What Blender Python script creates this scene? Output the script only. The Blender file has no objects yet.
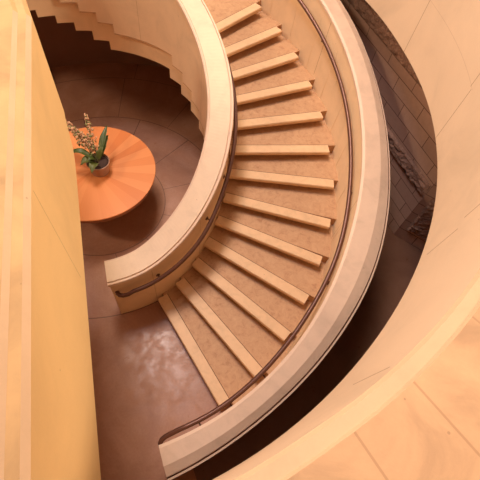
import bpy, bmesh, math, random
from mathutils import Vector, Matrix, noise
R_ = math.radians
random.seed(7)
SC = bpy.context.scene
COL = SC.collection

# ---------------------------------------------------------------- camera
F, NX, NY, CX, CY, CZ = 401.95, 193.35, 483.09, 1.60537, -3.71667, 5.2
d = Vector((NX-240, NY-240, F)).normalized()
e1 = Vector((1, 0, 0)); e1 = (e1 - e1.dot(d)*d).normalized()
up = -d
e2 = up.cross(e1)
cam_d = bpy.data.cameras.new('camera'); cam = bpy.data.objects.new('camera', cam_d); COL.objects.link(cam)
right = Vector((e1[0], e2[0], up[0])); down = Vector((e1[1], e2[1], up[1])); fwd = Vector((e1[2], e2[2], up[2]))
m = Matrix((right, -down, -fwd)).transposed().to_4x4(); m.translation = (CX, CY, CZ)
cam.matrix_world = m
cam_d.sensor_width = 36; cam_d.lens = F/480*36; cam_d.clip_start = .02; cam_d.clip_end = 100
SC.camera = cam

# ---------------------------------------------------------------- world, lights, exposure
w = bpy.data.worlds.new('sky'); SC.world = w; w.use_nodes = True
wt = w.node_tree; bg = wt.nodes['Background']; bg.inputs[1].default_value = 1.0
g_ = wt.nodes.new('ShaderNodeTexCoord'); sp_ = wt.nodes.new('ShaderNodeSeparateXYZ'); rp_ = wt.nodes.new('ShaderNodeValToRGB')
wt.links.new(g_.outputs['Generated'], sp_.inputs[0]); wt.links.new(sp_.outputs[2], rp_.inputs[0]); wt.links.new(rp_.outputs[0], bg.inputs[0])
el = rp_.color_ramp.elements                      # bright warm horizon, dimmer zenith
el[0].position = 0; el[0].color = (1.0, .69, .46, 1); el[1].position = 1; el[1].color = (.20, .155, .125, 1)
e_ = el.new(.35); e_.color = (1.0, .71, .49, 1); e_ = el.new(.62); e_.color = (.36, .27, .21, 1)
bg.inputs[1].default_value = 1.2
def area(name, loc, target, size, power, col, spread=180, sy=None):
    l = bpy.data.lights.new(name, 'AREA'); l.energy = power; l.color = col; l.size = size; l.spread = R_(spread)
    if sy: l.shape = 'RECTANGLE'; l.size_y = sy
    o = bpy.data.objects.new(name, l); COL.objects.link(o); o.location = loc
    o.rotation_euler = (Vector(target)-Vector(loc)).to_track_quat('-Z', 'Y').to_euler(); return o
area('skylight', (-.3, 3.2, 14), (0, .5, 0), 3.6, 1250, (1.0, .80, .64))
area('high_window', (-12, -4, 15), (1.2, .4, 1.0), 1.8, 1000, (1.0, .78, .60))
area('east_fill', (12, -1, 10), (0, -2, 2.5), 2.4, 1000, (1.0, .80, .60))  # added fill light for the left parapet face, not a real window
area('roof_lantern', (-1.0, .7, 12.0), (.7, -2.0, 0), 2.0, 380, (.80, .80, 1.0))
SC.view_settings.view_transform = 'Standard'; SC.view_settings.look = 'None'
SC.view_settings.exposure = 0.04; SC.view_settings.gamma = 1; SC.view_settings.use_curve_mapping = False

# ---------------------------------------------------------------- materials
class NT:
    def __init__(s, name, rough=.7, spec=.3):
        s.m = bpy.data.materials.new(name); s.m.use_nodes = True; s.t = s.m.node_tree
        s.b = s.t.nodes['Principled BSDF']; s.b.inputs['Roughness'].default_value = rough
        s.b.inputs['Specular IOR Level'].default_value = spec
        s.tc = s.t.nodes.new('ShaderNodeTexCoord')
    def n(s, typ, **kw):
        x = s.t.nodes.new(typ)
        for k, v in kw.items(): setattr(x, k, v)
        return x
    def link(s, a, b): s.t.links.new(a, b)
    def math(s, op, a, b=None, c=None, clamp=False):
        x = s.n('ShaderNodeMath', operation=op); x.use_clamp = clamp
        for i, v in enumerate((a, b, c)):
            if v is None: continue
            if isinstance(v, (int, float)): x.inputs[i].default_value = v
            else: s.link(v, x.inputs[i])
        return x.outputs[0]
    def noise(s, scale, detail=4, rough=.6, vec=None, dist=0):
        x = s.n('ShaderNodeTexNoise'); x.inputs['Scale'].default_value = scale; x.inputs['Detail'].default_value = detail
        x.inputs['Roughness'].default_value = rough; x.inputs['Distortion'].default_value = dist
        s.link(vec if vec is not None else s.tc.outputs['Object'], x.inputs['Vector']); return x.outputs['Fac']
    def ramp(s, fac, stops):
        x = s.n('ShaderNodeValToRGB'); e = x.color_ramp.elements
        while len(e) < len(stops): e.new(.5)
        for i, (p, c) in enumerate(stops): e[i].position = p; e[i].color = (*c, 1)
        s.link(fac, x.inputs[0]); return x.outputs[0]
    def mix(s, fac, a, b, mode='MIX'):
        x = s.n('ShaderNodeMix', data_type='RGBA', blend_type=mode)
        for i, v in ((0, fac), (6, a), (7, b)):
            if isinstance(v, (int, float)): x.inputs[i].default_value = v
            elif isinstance(v, tuple): x.inputs[i].default_value = (*v, 1)
            else: s.link(v, x.inputs[i])
        return x.outputs[2]
    def col(s, c): s.link(c, s.b.inputs['Base Color']); return s
    def bump(s, h, strength=.3, dist=.01):
        x = s.n('ShaderNodeBump'); x.inputs['Strength'].default_value = strength; x.inputs['Distance'].default_value = dist
        s.link(h, x.inputs['Height']); s.link(x.outputs[0], s.b.inputs['Normal']); return s
    def polar(s):
        x = s.n('ShaderNodeSeparateXYZ'); s.link(s.tc.outputs['Object'], x.inputs[0])
        X, Y, Z = x.outputs
        th = s.math('ARCTAN2', Y, X)
        r = s.math('SQRT', s.math('ADD', s.math('MULTIPLY', X, X), s.math('MULTIPLY', Y, Y)))
        return X, Y, Z, th, r
    def line(s, v, at, hw):            # 1 where |v-at| < hw
        return s.math('LESS_THAN', s.math('ABSOLUTE', s.math('SUBTRACT', v, at)), hw)

def simple_(name, c):
    k = NT(name, .9); k.b.inputs['Base Color'].default_value = (*c, 1); return k.m
def cream(name, base, joints=(), zjoint=None, lowjoint=True, pits=.0, rough=.75, var=.10, scale=3, jf=.75, plane=None):
    k = NT(name, rough)
    dk = tuple(c*(1-var*2) for c in base); lt = tuple(min(1, c*(1+var)) for c in base)
    c = k.ramp(k.noise(scale, 6, .6, dist=.6), [(.3, dk), (.52, base), (.75, lt)])
    c = k.mix(k.math('MULTIPLY', k.noise(60, 3, .6), .22), c, tuple(x*.72 for x in base))
    v = k.n('ShaderNodeTexVoronoi'); v.inputs['Scale'].default_value = 5.5; k.link(k.tc.outputs['Object'], v.inputs['Vector'])
    c = k.mix(k.math('MULTIPLY', k.math('LESS_THAN', v.outputs['Distance'], .035), .55), c, tuple(x*.5 for x in base))
    if joints or zjoint:
        X, Y, Z, th, r = k.polar(); acc = None
        for a, z0, z1 in joints:
            l = k.math('MULTIPLY', k.line(th, R_(a), .0012), k.line(Z, (z0+z1)/2, (z1-z0)/2))
            acc = l if acc is None else k.math('MAXIMUM', acc, l)
        if zjoint is not None:
            l = k.math('MULTIPLY', k.math('MULTIPLY', k.line(Z, zjoint, .003), .35), k.line(th, R_(-1), R_(10.5))); acc = l if acc is None else k.math('MAXIMUM', acc, l)
        c = k.mix(k.math('MULTIPLY', acc, jf), c, tuple(x*.42*q for x, q in zip(base, (1, .75, .6))))
    if plane:
        dx, dy, off, z0, z1 = plane; X, Y, Z, th, r = k.polar()
        u = k.math('ADD', k.math('MULTIPLY', X, dx), k.math('MULTIPLY', Y, dy))
        c = k.mix(k.math('MULTIPLY', k.math('MULTIPLY', k.line(u, off, .004), k.line(Z, (z0+z1)/2, (z1-z0)/2)), .6), c, tuple(x*.5 for x in base))
    k.col(c); k.bump(k.noise(90, 4, .7), .12, .004); return k.m

LIME = (.80, .585, .375)
M = {}
M['cream_inner'] = cream('smooth_cream_concrete', (.80, .575, .355), var=.06, joints=[(68, 1.8, 3.2), (22, .9, 3), (-35, 0, 3), (-58, 0, 3)])
M['cream_outer'] = cream('smooth_cream_concrete_outer', (.84, .60, .36), var=.05, joints=[(25.5, 1.5, 3), (52, 1.5, 4), (-15, .5, 2), (-40, .3, 2)])
M['coping'] = cream('pale_cast_stone', (.80, .61, .43), pits=1, rough=.6, var=.05, scale=5)
M['coping_tan'] = cream('tan_cast_stone', (.70, .50, .355), rough=.6, var=.07, scale=5)
M['coping_edge'] = cream('cast_stone_edge', (.78, .57, .41), rough=.55, var=.05)
M['wall_right'] = cream('cream_plaster_right', (.745, .56, .375), joints=[(9.6, 2.4, 3.1), (-11.2, 2.4, 3.08), (-10.6, 3.08, 3.6), (-33.2, 2.6, 3.0), (-32.2, 3.05, 3.6), (-53.2, 3.0, 3.45)], zjoint=3.09, rough=.7, var=.07, scale=1.2)
M['wall_left'] = cream('golden_plaster_left', (.86, .60, .285), plane=(.24923, -.96844, .34*.24923+.99*.96844+1.49, 2.45, 3.47), rough=.7, var=.06, scale=1.1)
M['panel_shade'] = simple_('tan_shade_line', (.50, .29, .155))
M['coping_gold'] = cream('golden_coping_toned_down', (.58, .35, .15), rough=.7, var=.13, scale=2.6)  # plaster top darkened in colour to offset the strong light from above
M['gallery_top'] = cream('gallery_coping_toned_down', (.60, .36, .19), joints=[(-53.6, 3, 4), (-58.2, 3, 4), (-47.4, 3, 4)], jf=.35, rough=.7, var=.16, scale=3.2)  # gallery top darkened in colour against the overhead light, with joint lines
M['arris'] = cream('arris_highlight', (.64, .43, .25), rough=.6, var=.05)  # bevel highlight put into the colour, lighter than the coping tops

def stone_floor():
    k = NT('brown_stone_floor', .34, .45)
    X, Y, Z, th, r = k.polar()
    c = k.ramp(k.noise(1.6, 7, .65, dist=.8), [(.3, (.34, .155, .088)), (.5, (.43, .215, .125)), (.72, (.52, .285, .185))])
    c = k.mix(k.math('MULTIPLY', k.noise(38, 4, .7), .5), c, (.20, .08, .045))
    acc = k.math('MAXIMUM', k.line(r, .94, .006), k.math('MAXIMUM', k.line(r, 1.88, .007), k.math('MULTIPLY', k.line(r, 2.95, .007), k.math('GREATER_THAN', Y, 0))))
    for (r0, r1, n, off) in ((.94, 1.88, 12, .833), (1.88, 2.95, 13, .178), (2.95, 4.3, 13, .3)):
        fr = k.math('FRACT', k.math('ADD', k.math('MULTIPLY', th, n/(2*math.pi)), off+10))
        l = k.math('MULTIPLY', k.line(fr, .5, .006*n/(math.pi*(r0+r1))), k.line(r, (r0+r1)/2, (r1-r0)/2))
        if r0 > 1.5: l = k.math('MULTIPLY', l, k.math('GREATER_THAN', Y, -.5))
        acc = k.math('MAXIMUM', acc, l)
    c = k.mix(k.math('MULTIPLY', acc, .6), c, (.06, .03, .02))
    # floor colour darkened for the shade in the gap outside the outer parapet
    gap_shade = k.math('MULTIPLY', k.math('GREATER_THAN', r, 3.80), k.math('GREATER_THAN', th, R_(-66)))
    c = k.mix(gap_shade, c, k.mix(.62, c, (.05, .022, .015)))
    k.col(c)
    rr = k.n('ShaderNodeMapRange'); rr.inputs[1].default_value = .35; rr.inputs[2].default_value = .68; rr.inputs[3].default_value = .27; rr.inputs[4].default_value = .62
    k.link(k.noise(6.5, 8, .75, dist=.5), rr.inputs[0]); k.link(rr.outputs[0], k.b.inputs['Roughness'])
    k.bump(k.noise(120, 3, .7), .12, .003); return k.m
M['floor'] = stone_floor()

def tread_mat():
    k = NT('pitted_stone_tread', .6)
    c = k.ramp(k.noise(13, 8, .75, dist=.7), [(.32, (.40, .195, .095)), (.46, (.56, .325, .165)), (.7, (.66, .41, .225))])
    c = k.mix(k.math('MULTIPLY', k.noise(45, 4, .8), .5), c, (.42, .22, .12))
    k.col(c); k.bump(k.noise(30, 6, .75), .25, .006); return k.m
M['tread'] = tread_mat()
M['nosing'] = cream('honey_stone_nosing', (.76, .50, .28), rough=.5, var=.06, scale=8)

M['mortar'] = simple_('dark_joint', (.16, .07, .04))
def masonry(name, rough=False):
    k = NT(name, .85)
    b = k.n('ShaderNodeTexBrick'); k.link(k.tc.outputs['Object'], b.inputs['Vector'])
    b.inputs['Color1'].default_value = (.62, .385, .27, 1); b.inputs['Color2'].default_value = (.53, .32, .225, 1); b.inputs['Mortar'].default_value = (.16, .085, .06, 1)
    b.inputs['Scale'].default_value = 1; b.inputs['Mortar Size'].default_value = .006; b.inputs['Brick Width'].default_value = .62; b.inputs['Row Height'].default_value = .21
    c = k.mix(k.math('MULTIPLY', k.noise(14, 5, .7), .5), b.outputs['Color'], (.28, .155, .11))
    k.col(c); k.bump(k.noise(45, 5, .7), .3, .006); return k.m
M['masonry'] = masonry('brown_coursed_masonry')
def rockmat():
    k = NT('split_faced_stone', .9)
    c = k.ramp(k.noise(22, 7, .75, dist=1.), [(.35, (.22, .12, .08)), (.5, (.36, .205, .14)), (.7, (.50, .30, .21))])
    k.col(c); k.bump(k.noise(40, 6, .8), .7, .02); return k.m
M['rock'] = rockmat()
def simple(name, c, rough, metal=0, spec=.5, n=0):
    k = NT(name, rough, spec); k.b.inputs['Metallic'].default_value = metal
    if n: k.col(k.mix(k.math('MULTIPLY', k.noise(n, 4, .6), .6), c, tuple(x*.5 for x in c)))
    else: k.b.inputs['Base Color'].default_value = (*c, 1)
    return k.m
M['rail'] = simple('dark_bronze_tube', (.16, .068, .042), .34, .4, .5, 12)
M['shell'] = simple('unseen_shell_plaster', (.62, .44, .28), .9, n=2)
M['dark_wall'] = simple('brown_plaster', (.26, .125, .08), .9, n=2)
def wood():
    k = NT('radial_orange_veneer', .38, .5)
    X, Y, Z, th, r = k.polar()
    n = 30
    u = k.math('MULTIPLY', k.math('ADD', th, math.pi), n/(2*math.pi))
    wn = k.n('ShaderNodeTexWhiteNoise', noise_dimensions='1D'); k.link(k.math('FLOOR', u), wn.inputs['W'])
    c = k.ramp(wn.outputs['Value'], [(0, (.62, .19, .05)), (1, (.74, .285, .095))])
    cv = k.n('ShaderNodeCombineXYZ'); k.link(k.math('MULTIPLY', th, 40), cv.inputs[0]); k.link(k.math('MULTIPLY', r, 2.), cv.inputs[1])
    c = k.mix(k.math('MULTIPLY', k.noise(1.5, 4, .6, vec=cv.outputs[0]), .35), c, (.50, .15, .035))
    k.col(c); return k.m
M['veneer'] = wood()
M['edge_wood'] = simple('table_edge_wood', (.34, .12, .04), .45, n=20)
M['pot'] = simple('terracotta_brown_pot', (.42, .235, .15), .5, n=18)
M['soil'] = simple('dark_soil', (.055, .026, .018), .95, n=60)
M['leaf'] = simple('deep_green_leaf', (.06, .085, .014), .45, n=35)
M['leaf2'] = simple('olive_leaf', (.105, .115, .02), .5, n=30)
M['stem'] = simple('green_stem', (.13, .12, .04), .6)
M['blossom'] = simple('dry_peach_blossom', (.66, .36, .19), .8, n=40)
M['blossom_green'] = simple('olive_bud', (.25, .24, .08), .8, n=40)

# ---------------------------------------------------------------- helpers
def obj(name, bm, mat, parent=None, smooth=False, angle=None):
    me = bpy.data.meshes.new(name); bmesh.ops.recalc_face_normals(bm, faces=bm.faces); bm.to_mesh(me); bm.free()
    for mm in (mat if isinstance(mat, (list, tuple)) else [mat]): me.materials.append(mm)
    if smooth:
        for p_ in me.polygons: p_.use_smooth = True
        if angle: me.set_sharp_from_angle(angle=R_(angle))
    o = bpy.data.objects.new(name, me); COL.objects.link(o)
    if parent: o.parent = parent; o.location = -parent.location if False else (0, 0, 0)
    return o
def thing(name, label, cat, loc=(0, 0, 0)):
    o = bpy.data.objects.new(name, None); COL.objects.link(o); o.location = loc; o['label'] = label; o['category'] = cat
    o.empty_display_size = .1; return o
def struct(name, bm, mat, label, cat, **kw):
    o = obj(name, bm, mat, **kw); o['kind'] = 'structure'; o['label'] = label; o['category'] = cat; return o
def interp(tab, a):
    if a <= tab[0][0]: return tab[0][1]
    for (a0, v0), (a1, v1) in zip(tab, tab[1:]):
        if a <= a1:
            t = (a-a0)/(a1-a0); return v0+(v1-v0)*t
    return tab[-1][1]
def smooth_tab(tab):
    """resample a table densely and smooth it"""
    a0, a1 = tab[0][0], tab[-1][0]; n = int(a1-a0)+1
    xs = [a0+i for i in range(n)]; v = [interp(tab, x) for x in xs]
    for _ in range(40): v = [v[0]]+[(v[i-1]+2*v[i]+v[i+1])/4 for i in range(1, n-1)]+[v[-1]]
    return list(zip(xs, v))
def P(a, r, z): return (r*math.cos(R_(a)), r*math.sin(R_(a)), z)
def sweep(bm, prof, angs, mats=None, caps=True):
    """closed profile prof(a)->[(r,z)..] swept over the angles"""
    rings = [[bm.verts.new(P(a, r, z)) for r, z in prof(a)] for a in angs]
    n = len(rings[0])
    for A, B in zip(rings, rings[1:]):
        for i in range(n):
            f = bm.faces.new((A[i], A[(i+1) % n], B[(i+1) % n], B[i]))
            if mats: f.material_index = mats[i]
    if caps:
        bm.faces.new(rings[0]); bm.faces.new(rings[-1][::-1])
def frange(a, b, step):
    n = max(1, int(round((b-a)/step))); return [a+(b-a)*i/n for i in range(n+1)]
def box(bm, c, s, rz=0, mi=0):
    vs = []
    for dx, dy, dz in ((-1,-1,-1),(1,-1,-1),(1,1,-1),(-1,1,-1),(-1,-1,1),(1,-1,1),(1,1,1),(-1,1,1)):
        x, y = dx*s[0]/2, dy*s[1]/2
        vs.append(bm.verts.new((c[0]+x*math.cos(rz)-y*math.sin(rz), c[1]+x*math.sin(rz)+y*math.cos(rz), c[2]+dz*s[2]/2)))
    for q in ((0,3,2,1),(4,5,6,7),(0,1,5,4),(1,2,6,5),(2,3,7,6),(3,0,4,7)):
        bm.faces.new([vs[i] for i in q]).material_index = mi
def tube(bm, pts, rad, seg=12, caps=True):
    pts = [Vector(p_) for p_ in pts]; rings = []; N = len(pts); nrm = None
    for i, p_ in enumerate(pts):
        t = (pts[min(i+1, N-1)]-pts[max(i-1, 0)]).normalized()
        if nrm is None: nrm = t.orthogonal().normalized()
        nrm = (nrm-nrm.dot(t)*t).normalized(); b = t.cross(nrm)
        r = rad[i] if isinstance(rad, (list, tuple)) else rad
        rings.append([bm.verts.new(p_+r*(math.cos(2*math.pi*j/seg)*nrm+math.sin(2*math.pi*j/seg)*b)) for j in range(seg)])
    for A, B in zip(rings, rings[1:]):
        for j in range(seg): bm.faces.new((A[j], A[(j+1) % seg], B[(j+1) % seg], B[j]))
    if caps: bm.faces.new(rings[0][::-1]); bm.faces.new(rings[-1])
def lathe(bm, prof, seg=64, c=(0, 0, 0)):
    rings = []
    for r, z in prof:
        rings.append([bm.verts.new((c[0]+r*math.cos(2*math.pi*j/seg), c[1]+r*math.sin(2*math.pi*j/seg), c[2]+z)) for j in range(seg)])
    for A, B in zip(rings, rings[1:]):
        for j in range(seg): bm.faces.new((A[j], A[(j+1) % seg], B[(j+1) % seg], B[j]))
    bm.faces.new(rings[0][::-1]); bm.faces.new(rings[-1])

# ---------------------------------------------------------------- geometry of the stair (centre = origin)
RISE = .14626
NOSE = {1: -55.0, 2: -46.6, 3: -37.7, 4: -29.3, 5: -20.2, 6: -11.4, 7: -2.1, 8: 6.7, 9: 15.9, 10: 24.7, 11: 33.1, 12: 41.1, 13: 49.0}
for k in range(14, 23): NOSE[k] = 82.0+(k-14)*7.45
NK = 22
A_END = NOSE[22]+7.45
RO_N = {1: 3.52, 2: 3.50, 3: 3.44, 4: 3.39, 5: 3.35, 6: 3.33, 7: 3.32, 8: 3.275, 9: 3.28, 10: 3.285, 11: 3.30, 12: 3.305, 13: 3.29}
ZT = {k: k*.14626 for k in range(14)}
for k, q_ in zip(range(14, 23), (2.03, 2.16, 2.275, 2.38, 2.48, 2.59, 2.70, 2.81, 2.92)): ZT[k] = q_
ZT[23] = 3.03
def ztread(a):
    z = 0
    for k, t in NOSE.items():
        if a >= t: z = ZT[k]
    return z
# pitch line of the camera fit, straight up to the landing
def zline(a):
    base = ((R_(a)+1.12413)/.154056)*RISE
    if a > 50: base = interp([(50, 1.905), (60, 2.0), (82, 2.06), (A_END, 3.0)], a)
    return base
def softz(a):
    x = zline(a)-.5*RISE; return .5*RISE+.5*(x+math.sqrt(x*x+.012))
def zpar_in(a):
    return .85+softz(a)
def zpar_out(a):
    return .85+softz(a)
Z = lambda k: ZT[k]
RI_W, RI_S = 1.57, 1.875
ro_in = smooth_tab([(-69.7, 3.645), (-58, 3.645), (-50.2, 3.62), (-43.3, 3.60), (-35.4, 3.55), (-25.9, 3.49), (-19.5, 3.46), (-10.3, 3.44), (-3.3, 3.42), (6, 3.42), (15, 3.425), (25.3, 3.435), (36, 3.44), (60, 3.45), (A_END, 3.45)])
ro_out = smooth_tab([(-69.7, 3.95), (-55.2, 3.895), (-38.5, 3.885), (-26.8, 3.885), (-14.4, 3.825), (-6.8, 3.78), (5.6, 3.75), (17, 3.75), (28, 3.785), (60, 3.80), (A_END, 3.80)])
RB = smooth_tab([(-70, 3.62), (-45, 3.57), (-30, 3.45), (-15, 3.385), (0, 3.355), (20, 3.36), (32, 3.385), (45, 3.40), (A_END, 3.41)])   # foot of the outer parapet's inner face
A0 = -73.2
AO0 = -69.7
stair = thing('curved_staircase', 'curved cream stone staircase rising around the round well from the brown floor', 'staircase')

# each step is a solid block of its own, nosing bar as its sub-part
def sofz(a):
    z = None
    for k, t in NOSE.items():
        if a >= t+4.2: z = ZT[k]-.395
    return -1 if z is None else z
for k in range(1, NK+1):
    a0 = NOSE[k]; a1 = NOSE.get(k+1, A_END)
    zt = Z(k); under = max(0.0, zt-.395)
    ins = .012
    bm = bmesh.new()
    ov = 4.2 if k < NK else 0
    zb2 = max(0, zt-.395)
    zb1 = max(0, Z(k-1)-.395)
    # tread block (front recessed behind the nosing) with the stepped soffit
    rec = -.25
    def prof_front(a, zt=zt, z0=zb1): return [(RI_S-.05, z0), (interp(RB, a)+.03, z0), (interp(RB, a)+.03, zt), (RI_S-.05, zt)]
    angs = frange(a0+rec, min(a0+4.2, a1), 1.0)
    if zb1 < .001: pass
    sweep(bm, lambda a: prof_front(a, zt, zb1), angs)
    if a1 > a0+4.2:
        sweep(bm, lambda a: prof_front(a, zt, zb2), frange(a0+4.2, a1+rec, 1.0))
    nm = 'landing' if k == 13 else 'step'
    st = obj(nm, bm, M['tread'], stair)
    # nosing bar: straight stone bar, stops short of the outer face
    bm = bmesh.new()
    wv = .145; ra, rb_ = RI_S+(.04 if k < 3 else .02 if k < 4 else .0), RO_N.get(k, 3.33)
    qi, qo = Vector(P(a0+.8, ra, 0)), Vector(P(a0-(.5 if k < 7 else 0), rb_, 0)); t = (qo-qi).normalized(); nn = Vector((-t.y, t.x, 0))
    fr = -wv+(.012 if k < 5 else 0)
    bk = .016 if k < 5 else 0
    prof = [(fr, -.046), (fr, -.010), (fr+.008, .003), (-.008+bk, .003), (bk, .002), (bk, -.046)]
    rings = [[bm.verts.new(e_+nn*u+Vector((0, 0, zt+v))) for u, v in prof] for e_ in (qi, qo)]
    n = len(prof)
    for i in range(n): bm.faces.new((rings[0][i], rings[0][(i+1) % n], rings[1][(i+1) % n], rings[1][i])).material_index = 1 if i == 3 else 0
    bm.faces.new(rings[0]); bm.faces.new(rings[1][::-1])
    obj('nosing', bm, [M['nosing'], M['mortar']], st)['label'] = 'pale honey stone nosing bar'

# inner parapet: body + stepped string band + coping
bm = bmesh.new()
def zbot_in(a):
    z = sofz(a)
    return 0 if (a < -5 or z < .02) else z
keys = sorted(set([round(x, 3) for x in frange(A0, A_END, 1.5)]+[round(NOSE[k]+4.2+e, 3) for k in range(1, NK+1) for e in (-.01, .01) if NOSE[k]+4.2+e < A_END]))
def ris(a): return RI_S-.032*max(0, min(1, (a+42)/34))
sweep(bm, lambda a: [(RI_W+.05, zbot_in(a)), (ris(a), zbot_in(a)), (ris(a), zpar_in(a)-.05), (RI_W+.05, zpar_in(a)-.05)], keys)
inner = obj('inner_parapet', bm, M['cream_inner'], stair, smooth=True, angle=25)
bm = bmesh.new()
def reltop(a): return ztread(a)-.11
keys2 = sorted(set([x for x in keys if x > -4]+[round(NOSE[k]+e, 3) for k in range(1, NK+1) for e in (-.01, .01) if NOSE[k] > -4]))
sweep(bm, lambda a: [(RI_W-.008, reltop(a)), (RI_W+.07, reltop(a)), (RI_W+.07, zpar_in(a)-.05), (RI_W-.008, zpar_in(a)-.05), (RI_W-.008, reltop(a)+.013)], keys2, mats=[1, 0, 0, 0, 1])  # tan lip paints the shadow line under the proud panel
band = obj('upper_panel', bm, [M['cream_inner'], M['panel_shade']], inner, smooth=True, angle=25)
bm = bmesh.new()
def cprof(a):
    z = zpar_in(a); wI, wO = RI_W-.012-.012*max(0, min(1, (a+30)/30)), ris(a)+.012
    return [(wI, z-.055), (wO, z-.055), (wO, z-.012), (wO-.006, z-.006), (wO-.024, z-.006), (wO-.026, z-.02), (wO-.038, z-.02), (wO-.04, z), (wI+.03, z), (wI+.026, z-.008), (wI+.014, z-.008), (wI, z-.02)]
sweep(bm, cprof, frange(A0-.5, A_END, 1.2), mats=[1, 1, 1, 1, 1, 1, 1, 0, 1, 1, 1, 1])
cop = obj('coping', bm, [M['coping'], M['coping_edge']], inner)
cop['label'] = 'pale smooth stone coping'

# outer parapet
bm = bmesh.new()
ak = frange(AO0, A_END, 1.5)
def oprof(a):
    z = zpar_out(a); i, o = interp(ro_in, a), interp(ro_out, a)
    ib = interp(RB, a)
    b = max(0, sofz(a)); return [(ib, b), (o-.03, b), (o-.03, z-.075), (i+.006, z-.03), ]
sweep(bm, oprof, sorted(set(ak+[NOSE[k]+4.2+e for k in range(1, NK+1) for e in (-.01, .01)])))
outer = obj('outer_parapet', bm, M['cream_outer'], stair, smooth=True, angle=25)
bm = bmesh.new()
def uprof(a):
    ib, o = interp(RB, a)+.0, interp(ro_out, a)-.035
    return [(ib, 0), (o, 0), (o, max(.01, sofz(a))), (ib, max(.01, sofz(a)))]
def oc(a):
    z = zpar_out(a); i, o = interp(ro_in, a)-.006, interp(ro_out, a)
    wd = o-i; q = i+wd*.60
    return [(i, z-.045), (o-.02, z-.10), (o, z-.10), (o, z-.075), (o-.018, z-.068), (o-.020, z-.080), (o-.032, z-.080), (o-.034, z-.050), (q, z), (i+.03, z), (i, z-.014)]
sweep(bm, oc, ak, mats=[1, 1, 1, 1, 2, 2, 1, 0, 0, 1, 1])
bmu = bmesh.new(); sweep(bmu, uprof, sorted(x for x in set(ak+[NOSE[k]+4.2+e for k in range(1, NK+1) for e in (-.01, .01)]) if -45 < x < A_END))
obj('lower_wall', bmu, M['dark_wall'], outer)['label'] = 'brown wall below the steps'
cop2 = obj('coping', bm, [M['coping_tan'], M['coping_edge'], M['dark_wall']], outer)
cop2['label'] = 'pale bevelled stone coping'

# handrails
def rail(name, pts, brs, wallr, lab):
    bm = bmesh.new(); tube(bm, pts, .026, 14)
    rl = obj(name, bm, M['rail'], stair, smooth=True, angle=50); rl['label'] = lab
    for a, r, z in brs:
        bm = bmesh.new(); w_ = wallr(a, z)
        q0, q1, q2 = Vector(P(a, r, z-.018)), Vector(P(a, r+(w_-r)*.35, z-.075)), Vector(P(a, w_+(.01 if w_ > r else -.01), z-.08))
        tube(bm, [q0, q1, q2], .009, 8)
        e = Vector(P(a, w_, z-.08)); nrm = Vector(P(a, 1, 0)); s = -1 if w_ > r else 1
        tube(bm, [e-nrm*.004*s, e+nrm*.008*s], .026, 14)
        obj('bracket', bm, M['rail'], rl, smooth=True, angle=40)
HI = [(-66.1, 1.95), (-56.4, 1.965), (-46.9, 1.985), (-36.5, 1.975), (-29.6, 1.94), (-21, 1.91), (-11, 1.90), (0, 1.895), (20, 1.90), (A_END, 1.90)]
HI = smooth_tab(HI)
def zr_in(a): return .64+softz(a)
pts = [P(-71.6, 1.86, .69), P(-71.5, 1.90, .695), P(-70.9, 1.93, .70), P(-69.8, 1.95, .705), P(-68, 1.955, .71)]
pts += [P(a, interp(HI, a), zr_in(a)) for a in frange(-66, A_END-2, 1.5)]
rail('inner_handrail', pts, [(a, interp(HI, a), zr_in(a)) for a in (-56, -30.8, -15.5, 7, 29.8, 52, 76, 100, 124)], lambda a, z: ris(a), 'dark bronze tube handrail on the well side')
HO = smooth_tab([(-66.1, 3.555), (-62.7, 3.575), (-57, 3.56), (-50, 3.54), (-43, 3.505), (-35, 3.475), (-27, 3.46), (-19, 3.42), (-9, 3.37), (0, 3.355), (11, 3.36), (22, 3.365), (33, 3.375), (A_END, 3.38)])
def zr_out(a): return .59+softz(a)
pts = [P(-69.6, 3.63, .61), P(-69.6, 3.60, .62), P(-69.3, 3.575, .63), P(-68.6, 3.56, .64), P(-67.4, 3.555, .65)]
pts += [P(a, interp(HO, a), zr_out(a)) for a in frange(-66, A_END-2, 1.5)]
def wall_o(a, z):
    t_ = (z-.08)/zpar_out(a); return interp(RB, a)+(interp(ro_in, a)-interp(RB, a))*max(0, min(1, t_))
rail('outer_handrail', pts, [(a, interp(HO, a), zr_out(a)) for a in (-62.8, -56.9, -49.8, -29.8, -11, 7.5, 25.8, 46, 68, 92, 116)], wall_o, 'dark bronze tube handrail on the outer side')

# ---------------------------------------------------------------- building shell
bm = bmesh.new(); box(bm, (0, 0, -.1), (20, 20, .2))
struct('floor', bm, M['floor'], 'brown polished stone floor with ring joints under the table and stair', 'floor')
# gallery parapet on the right: vertical face, slab below, coping
RW = smooth_tab([(-74, 4.08), (-64.7, 4.08), (-56.3, 4.07), (-53.8, 4.055), (-45, 4.02), (-39.3, 4.0), (-32.8, 3.98), (-23, 3.95), (-15.6, 3.925), (-5, 3.905), (10.7, 3.865), (25.9, 3.92), (60, 4.0), (200, 4.05)])
def wr(a):
    b = interp(RW, a); t = b+.02+.06*max(0, min(1, (a+60)/20))*(1 if a < -40 else max(0, 1-(a+40)/15))
    return [(b, 2.49), (7.8, 2.49), (7.8, 2.62), (t+.66, 2.62), (t+.66, 3.585), (t+.085, 3.575), (t+.075, 3.556), (t+.016, 3.55), (t, 3.53)]
bm = bmesh.new(); sweep(bm, wr, frange(-71.5, 182, 1.5), mats=[0, 0, 0, 0, 2, 1, 1, 1, 0])
struct('wall_right', bm, [M['wall_right'], M['arris'], M['gallery_top']], 'large curved cream gallery parapet wall along the right with fine joints', 'wall', smooth=True, angle=18)
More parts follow.
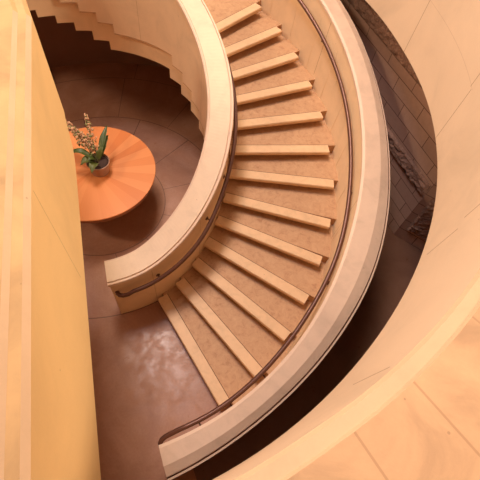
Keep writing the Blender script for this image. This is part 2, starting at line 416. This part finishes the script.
# straight parapet on the left
A = Vector((.34, -.99)); B = Vector((1.04, -3.71)); dr = (B-A).normalized(); nl = Vector((dr.y, -dr.x))   # nl points left, away from the well
if nl.x > 0: nl = -nl
def lp(s, u, z): q = A+dr*s+nl*u; return (q.x, q.y, z)
bm = bmesh.new()
stn = [(-.0, 2.68), (.06, 2.64), (.16, 2.42), (.30, 2.37), (.5, 2.345), (1.1, 2.31), (2.0, 2.27), (2.8, 2.24), (3.6, 2.22)]
def lprof(s, zb):
    return [lp(s, 0, zb), lp(s, .55, zb), lp(s, .55, 3.56), lp(s, .098, 3.56), lp(s, .074, 3.535), lp(s, .026, 3.53), lp(s, 0, 3.50)]
rings = []
# far end returns outward, in line with the sight line
back_dir = Vector((-.46, 1)).normalized()
for t_, zb in ((1.3, 2.62), (.6, 2.64), (.2, 2.66)):
    q = A+back_dir*t_; nb = Vector((-back_dir.y, back_dir.x))
    rings.append([bm.verts.new((q.x+nb.x*u, q.y+nb.y*u, z)) for u, z in ((0, zb), (.55, zb), (.55, 3.56), (.098, 3.56), (.074, 3.535), (.026, 3.53), (0, 3.50))])
for s, zb in stn: rings.append([bm.verts.new(v) for v in lprof(s, zb)])
mi = [0, 0, 2, 1, 2, 1, 0]
for Aq, Bq in zip(rings, rings[1:]):
    if Bq in rings[1:4]: mi = [0, 0, 2, 2, 2, 2, 0]
    else: mi = [0, 0, 2, 1, 2, 1, 0]
    for i in range(7): bm.faces.new((Aq[i], Aq[(i+1) % 7], Bq[(i+1) % 7], Bq[i])).material_index = mi[i]
bm.faces.new(rings[0]); bm.faces.new(rings[-1][::-1])
struct('wall_left', bm, [M['wall_left'], M['arris'], M['coping_gold']], 'straight golden cream parapet wall close by on the left', 'wall')
# upper walkway slab behind the left parapet
bm = bmesh.new(); 
q = [lp(.25, .45, 0), lp(3.6, .45, 0), lp(3.6, 1.9, 0), lp(.25, 1.9, 0)]
vs = [bm.verts.new((x, y, zz)) for zz in (2.44, 2.62) for x, y, _ in q]
for f_ in ((0,1,2,3),(4,5,6,7),(0,1,5,4),(1,2,6,5),(2,3,7,6),(3,0,4,7)): bm.faces.new([vs[i] for i in f_])
o = struct('trim_1', bm, M['shell'], 'upper walkway slab behind the left parapet', 'slab')
# unseen enclosing parts, added to limit the light from the sides
bm = bmesh.new(); sweep(bm, lambda a: [(7.8, 0), (8.0, 0), (8.0, 4.6), (7.8, 4.6)], frange(0, 360, 5), caps=False)
struct('wall_round_unseen', bm, M['shell'], 'unseen round outer wall of the stair hall, added to limit side light', 'wall')
bm = bmesh.new(); sweep(bm, lambda a: [(4.3, 6.1), (8.0, 6.1), (8.0, 6.35), (4.3, 6.35)], frange(-150, -25, 3))
struct('shade_ceiling', bm, M['shell'], 'plaster ceiling added unseen over the near part of the gallery for shade', 'shade_ceiling')  # unseen, spans the near side alone to darken the lower coping and risers
bm = bmesh.new(); sweep(bm, lambda a: [(7.8, 4.6), (8.0, 4.6), (8.0, 6.1), (7.8, 6.1)], frange(-150, -25, 5))
struct('wall_gallery_shade', bm, M['shell'], 'unseen upper wall behind the near part of the gallery, added for shade', 'wall')  # unseen, added below the slab to block light from the near side
# masonry wall seen through the gap on the right
nrm = Vector((math.cos(R_(20)), math.sin(R_(20)))); tn = Vector((-nrm.y, nrm.x)); D0 = 4.22
s0 = Vector((4.6, -.3)).dot(tn)
def wallobj(name, L, H, thick, mat, lab, loc, rz):
    bm = bmesh.new(); vs = [(0, 0), (L, 0), (L, H), (0, H)]
    a = [bm.verts.new((x, y, 0)) for x, y in vs]; b = [bm.verts.new((x, y, -thick)) for x, y in vs]
    bm.faces.new(a); bm.faces.new(b[::-1])
    for i in range(4): bm.faces.new((a[i], a[(i+1) % 4], b[(i+1) % 4], b[i]))
    o = struct(name, bm, mat, lab, 'wall')
    return o
# local frame: X along the wall, Y up, Z towards the stair
def place(o, p0, tdir):
    X = Vector((tdir.x, tdir.y, 0)); Y = Vector((0, 0, 1)); Zv = X.cross(Y)
    mt = Matrix((X, Y, Zv)).transposed().to_4x4(); mt.translation = (p0.x, p0.y, 0); o.matrix_world = mt
def rough_strip(bm, x0, x1, y0, y1, amp=.035, seed=0):
    nx, ny = int((x1-x0)/.035), max(4, int((y1-y0)/.035))
    g = [[None]*(ny+1) for _ in range(nx+1)]
    for i in range(nx+1):
        for j in range(ny+1):
            x = x0+(x1-x0)*i/nx; y = y0+(y1-y0)*j/ny
            e = 0 if j in (0, ny) or i in (0, nx) else 1
            h = .006+e*(.02+amp*abs(noise.noise(Vector((x*6+seed, y*9, 3))))+amp*.6*noise.noise(Vector((x*17, y*21+seed, 1))))
            g[i][j] = bm.verts.new((x, y, max(.004, h)))
    for i in range(nx):
        for j in range(ny): bm.faces.new((g[i][j], g[i+1][j], g[i+1][j+1], g[i][j+1])).material_index = 1
def masonry_wall(name, L, H, bands, lab, p0, tdir):
    bm = bmesh.new()
    vs = [(0, 0), (L, 0), (L, H), (0, H)]
    a = [bm.verts.new((x, y, 0)) for x, y in vs]; b = [bm.verts.new((x, y, -.3)) for x, y in vs]
    bm.faces.new(a); bm.faces.new(b[::-1])
    for i in range(4): bm.faces.new((a[i], a[(i+1) % 4], b[(i+1) % 4], b[i]))
    for x0, x1, y0, y1, sd in bands: rough_strip(bm, x0, x1, y0, y1, seed=sd)
    o = struct(name, bm, [M['masonry'], M['rock']], lab, 'wall'); place(o, p0, tdir); return o
pc = nrm*D0+tn*s0
L1 = 4.2
p1 = pc+tn*L1
masonry_wall('wall_back', L1, 2.49, [(0, 3.25, 2.04, 2.44, 1), (1.3, 4.19, .97, 1.22, 5)], 'dark brown coursed stone wall with split-faced bands beyond the stair', p1, -tn)
rd = Vector((.83, -.56)).normalized()
masonry_wall('wall_side', 2.2, 2.49, [(.1, 1.5, .25, 1.05, 9)], 'brown stone return wall at the lower right end of the gap', pc, rd)

# ---------------------------------------------------------------- round table
tb = thing('round_table', 'round orange wooden table with radiating veneer on the floor of the well', 'table', (0, .01, 0))
TC = (-.02, -.02)
bm = bmesh.new(); lathe(bm, [(.80, .712), (.846, .716), (.850, .735), (.846, .74)], 96)
obj('tabletop', bm, [M['veneer']], tb, smooth=True, angle=20)
bm = bmesh.new(); lathe(bm, [(.79, .655), (.835, .66), (.838, .716)], 96); obj('apron', bm, M['edge_wood'], tb, smooth=True, angle=20)
bm = bmesh.new(); lathe(bm, [(.30, 0), (.30, .03), (.09, .06), (.07, .12), (.07, .60), (.16, .67)], 48); obj('pedestal', bm, M['edge_wood'], tb, smooth=True, angle=30)

# ---------------------------------------------------------------- potted plant
PX, PY, PZ = .10, 0, .74
pl = thing('potted_plant', 'small potted plant with dark leaves and dry peach blossom spikes on the round table', 'plant', (PX, PY, PZ))
bm = bmesh.new(); lathe(bm, [(.112, 0), (.118, .005), (.142, .175), (.152, .178), (.154, .20), (.146, .204), (.138, .18), (.134, .16)], 40)
obj('pot', bm, M['pot'], pl, smooth=True, angle=40)
bm = bmesh.new(); lathe(bm, [(.130, .150), (.137, .176), (.08, .182), (.004, .186)], 30)
for v in bm.verts: v.co.z += .01*noise.noise(v.co*40)
obj('soil', bm, M['soil'], pl, smooth=True)
def leaf(base, tip, width, droop, mat, arch=.05, side=None):
    bm = bmesh.new(); b, t = Vector(base), Vector(tip); n = 12; dv = (t-b); hd = Vector((dv.x, dv.y, 0))
    sd = side.normalized() if side else (hd.normalized().cross(Vector((0, 0, 1))))
    rows = []
    for i in range(n+1):
        s = i/n; p_ = b+dv*s+Vector((0, 0, arch*math.sin(math.pi*s)))
        ww = width*(max(0, math.sin(math.pi*min(1, s**.75*1.0)))**.8)*(1 if s > .12 else .3)+.002
        wob = .12*width*math.sin(s*19)
        cup = .25*ww
        row = []
        for u, zz in ((-1, cup), (-.5, cup*.2), (0, -.002), (.5, cup*.2), (1, cup)):
            row.append(p_+sd*(u*ww/2+wob*abs(u)*.3)+Vector((0, 0, zz)))
        rows.append(row)
    top = [[bm.verts.new(q) for q in r] for r in rows]; bot = [[bm.verts.new(q-Vector((0, 0, .003))) for q in r] for r in rows]
    for i in range(n):
        for j in range(4):
            bm.faces.new((top[i][j], top[i+1][j], top[i+1][j+1], top[i][j+1])); bm.faces.new((bot[i][j], bot[i][j+1], bot[i+1][j+1], bot[i+1][j]))
        for j in (0, 4): bm.faces.new((top[i][j], top[i+1][j], bot[i+1][j], bot[i][j]))
    for i in (0, n):
        for j in range(4): bm.faces.new((top[i][j], top[i][j+1], bot[i][j+1], bot[i][j]))
    return obj('leaf', bm, mat, pl, smooth=True)
s0_ = (0, 0, .165)
leaf((.02, .03, .19), (.10, .42, .46), .09, 0, M['leaf'], .05, Vector((1, -.1, .25)))
leaf((.02, .03, .19), (.11, .34, .36), .09, 0, M['leaf2'], .05, Vector((1, -.1, -.2)))
leaf((-.01, 0, .19), (-.40, .02, .24), .085, 0, M['leaf'], .14, Vector((.1, 1, 0)))
leaf((-.01, -.02, .19), (-.19, -.13, .25), .13, 0, M['leaf2'], .07)
leaf((.01, -.03, .19), (-.03, -.24, .23), .13, 0, M['leaf2'], .07)
leaf((.0, .0, .19), (-.09, -.09, .30), .09, 0, M['leaf'], .05)
leaf((.01, .02, .19), (.06, .14, .34), .08, 0, M['leaf2'], .03, Vector((1, .4, 0)))
def spike(base, tip, arch, seed, n=80, rad=.05, green=.35):
    rnd = random.Random(seed); b, t = Vector(base), Vector(tip); pts = []
    for i in range(13):
        s = i/12; pts.append(b+(t-b)*s+Vector((0, 0, arch*math.sin(math.pi*s))))
    bm = bmesh.new(); tube(bm, pts, [.006-.004*i/12 for i in range(13)], 6); st = obj('flower_stem', bm, M['stem'], pl, smooth=True)
    for gi, mat in enumerate((M['blossom'], M['blossom_green'])):
        bm = bmesh.new()
        for i in range(n):
            if (random.Random(seed*1000+i).random() < green) != bool(gi): continue
            s = .28+.72*i/n; j = s*12; i0 = min(11, int(j)); p_ = pts[i0].lerp(pts[i0+1], j-i0)
            rr = rad*(1.15-s)*rnd.uniform(.5, 1.15); a = rnd.uniform(0, 6.28); an = rnd.uniform(-1, 1)
            off = Vector((math.cos(a)*rr, math.sin(a)*rr, an*rr))
            mt = Matrix.Translation(p_+off) @ Matrix.Rotation(rnd.uniform(0, 6), 4, 'X') @ Matrix.Rotation(rnd.uniform(0, 6), 4, 'Z') @ Matrix.Diagonal((1, .6, 1.3, 1))
            bmesh.ops.create_icosphere(bm, subdivisions=1, radius=rnd.uniform(.010, .020), matrix=mt)
            tube(bm, [p_, p_+off], .0015, 4, False)
        ob = obj('blossom' if not gi else 'buds', bm, mat, st, smooth=True); ob['kind'] = 'stuff'
spike((0, .02, .18), (-.18, .50, .55), .05, 1, 90, .07, .3)
spike((0, .01, .18), (-.52, .42, .52), .12, 2, 150, .085, .35)
spike((0, .01, .18), (-.40, .38, .42), .12, 3, 150, .09, .4)
spike((.01, 0, .18), (-.22, .30, .36), .08, 4, 110, .08, .5)
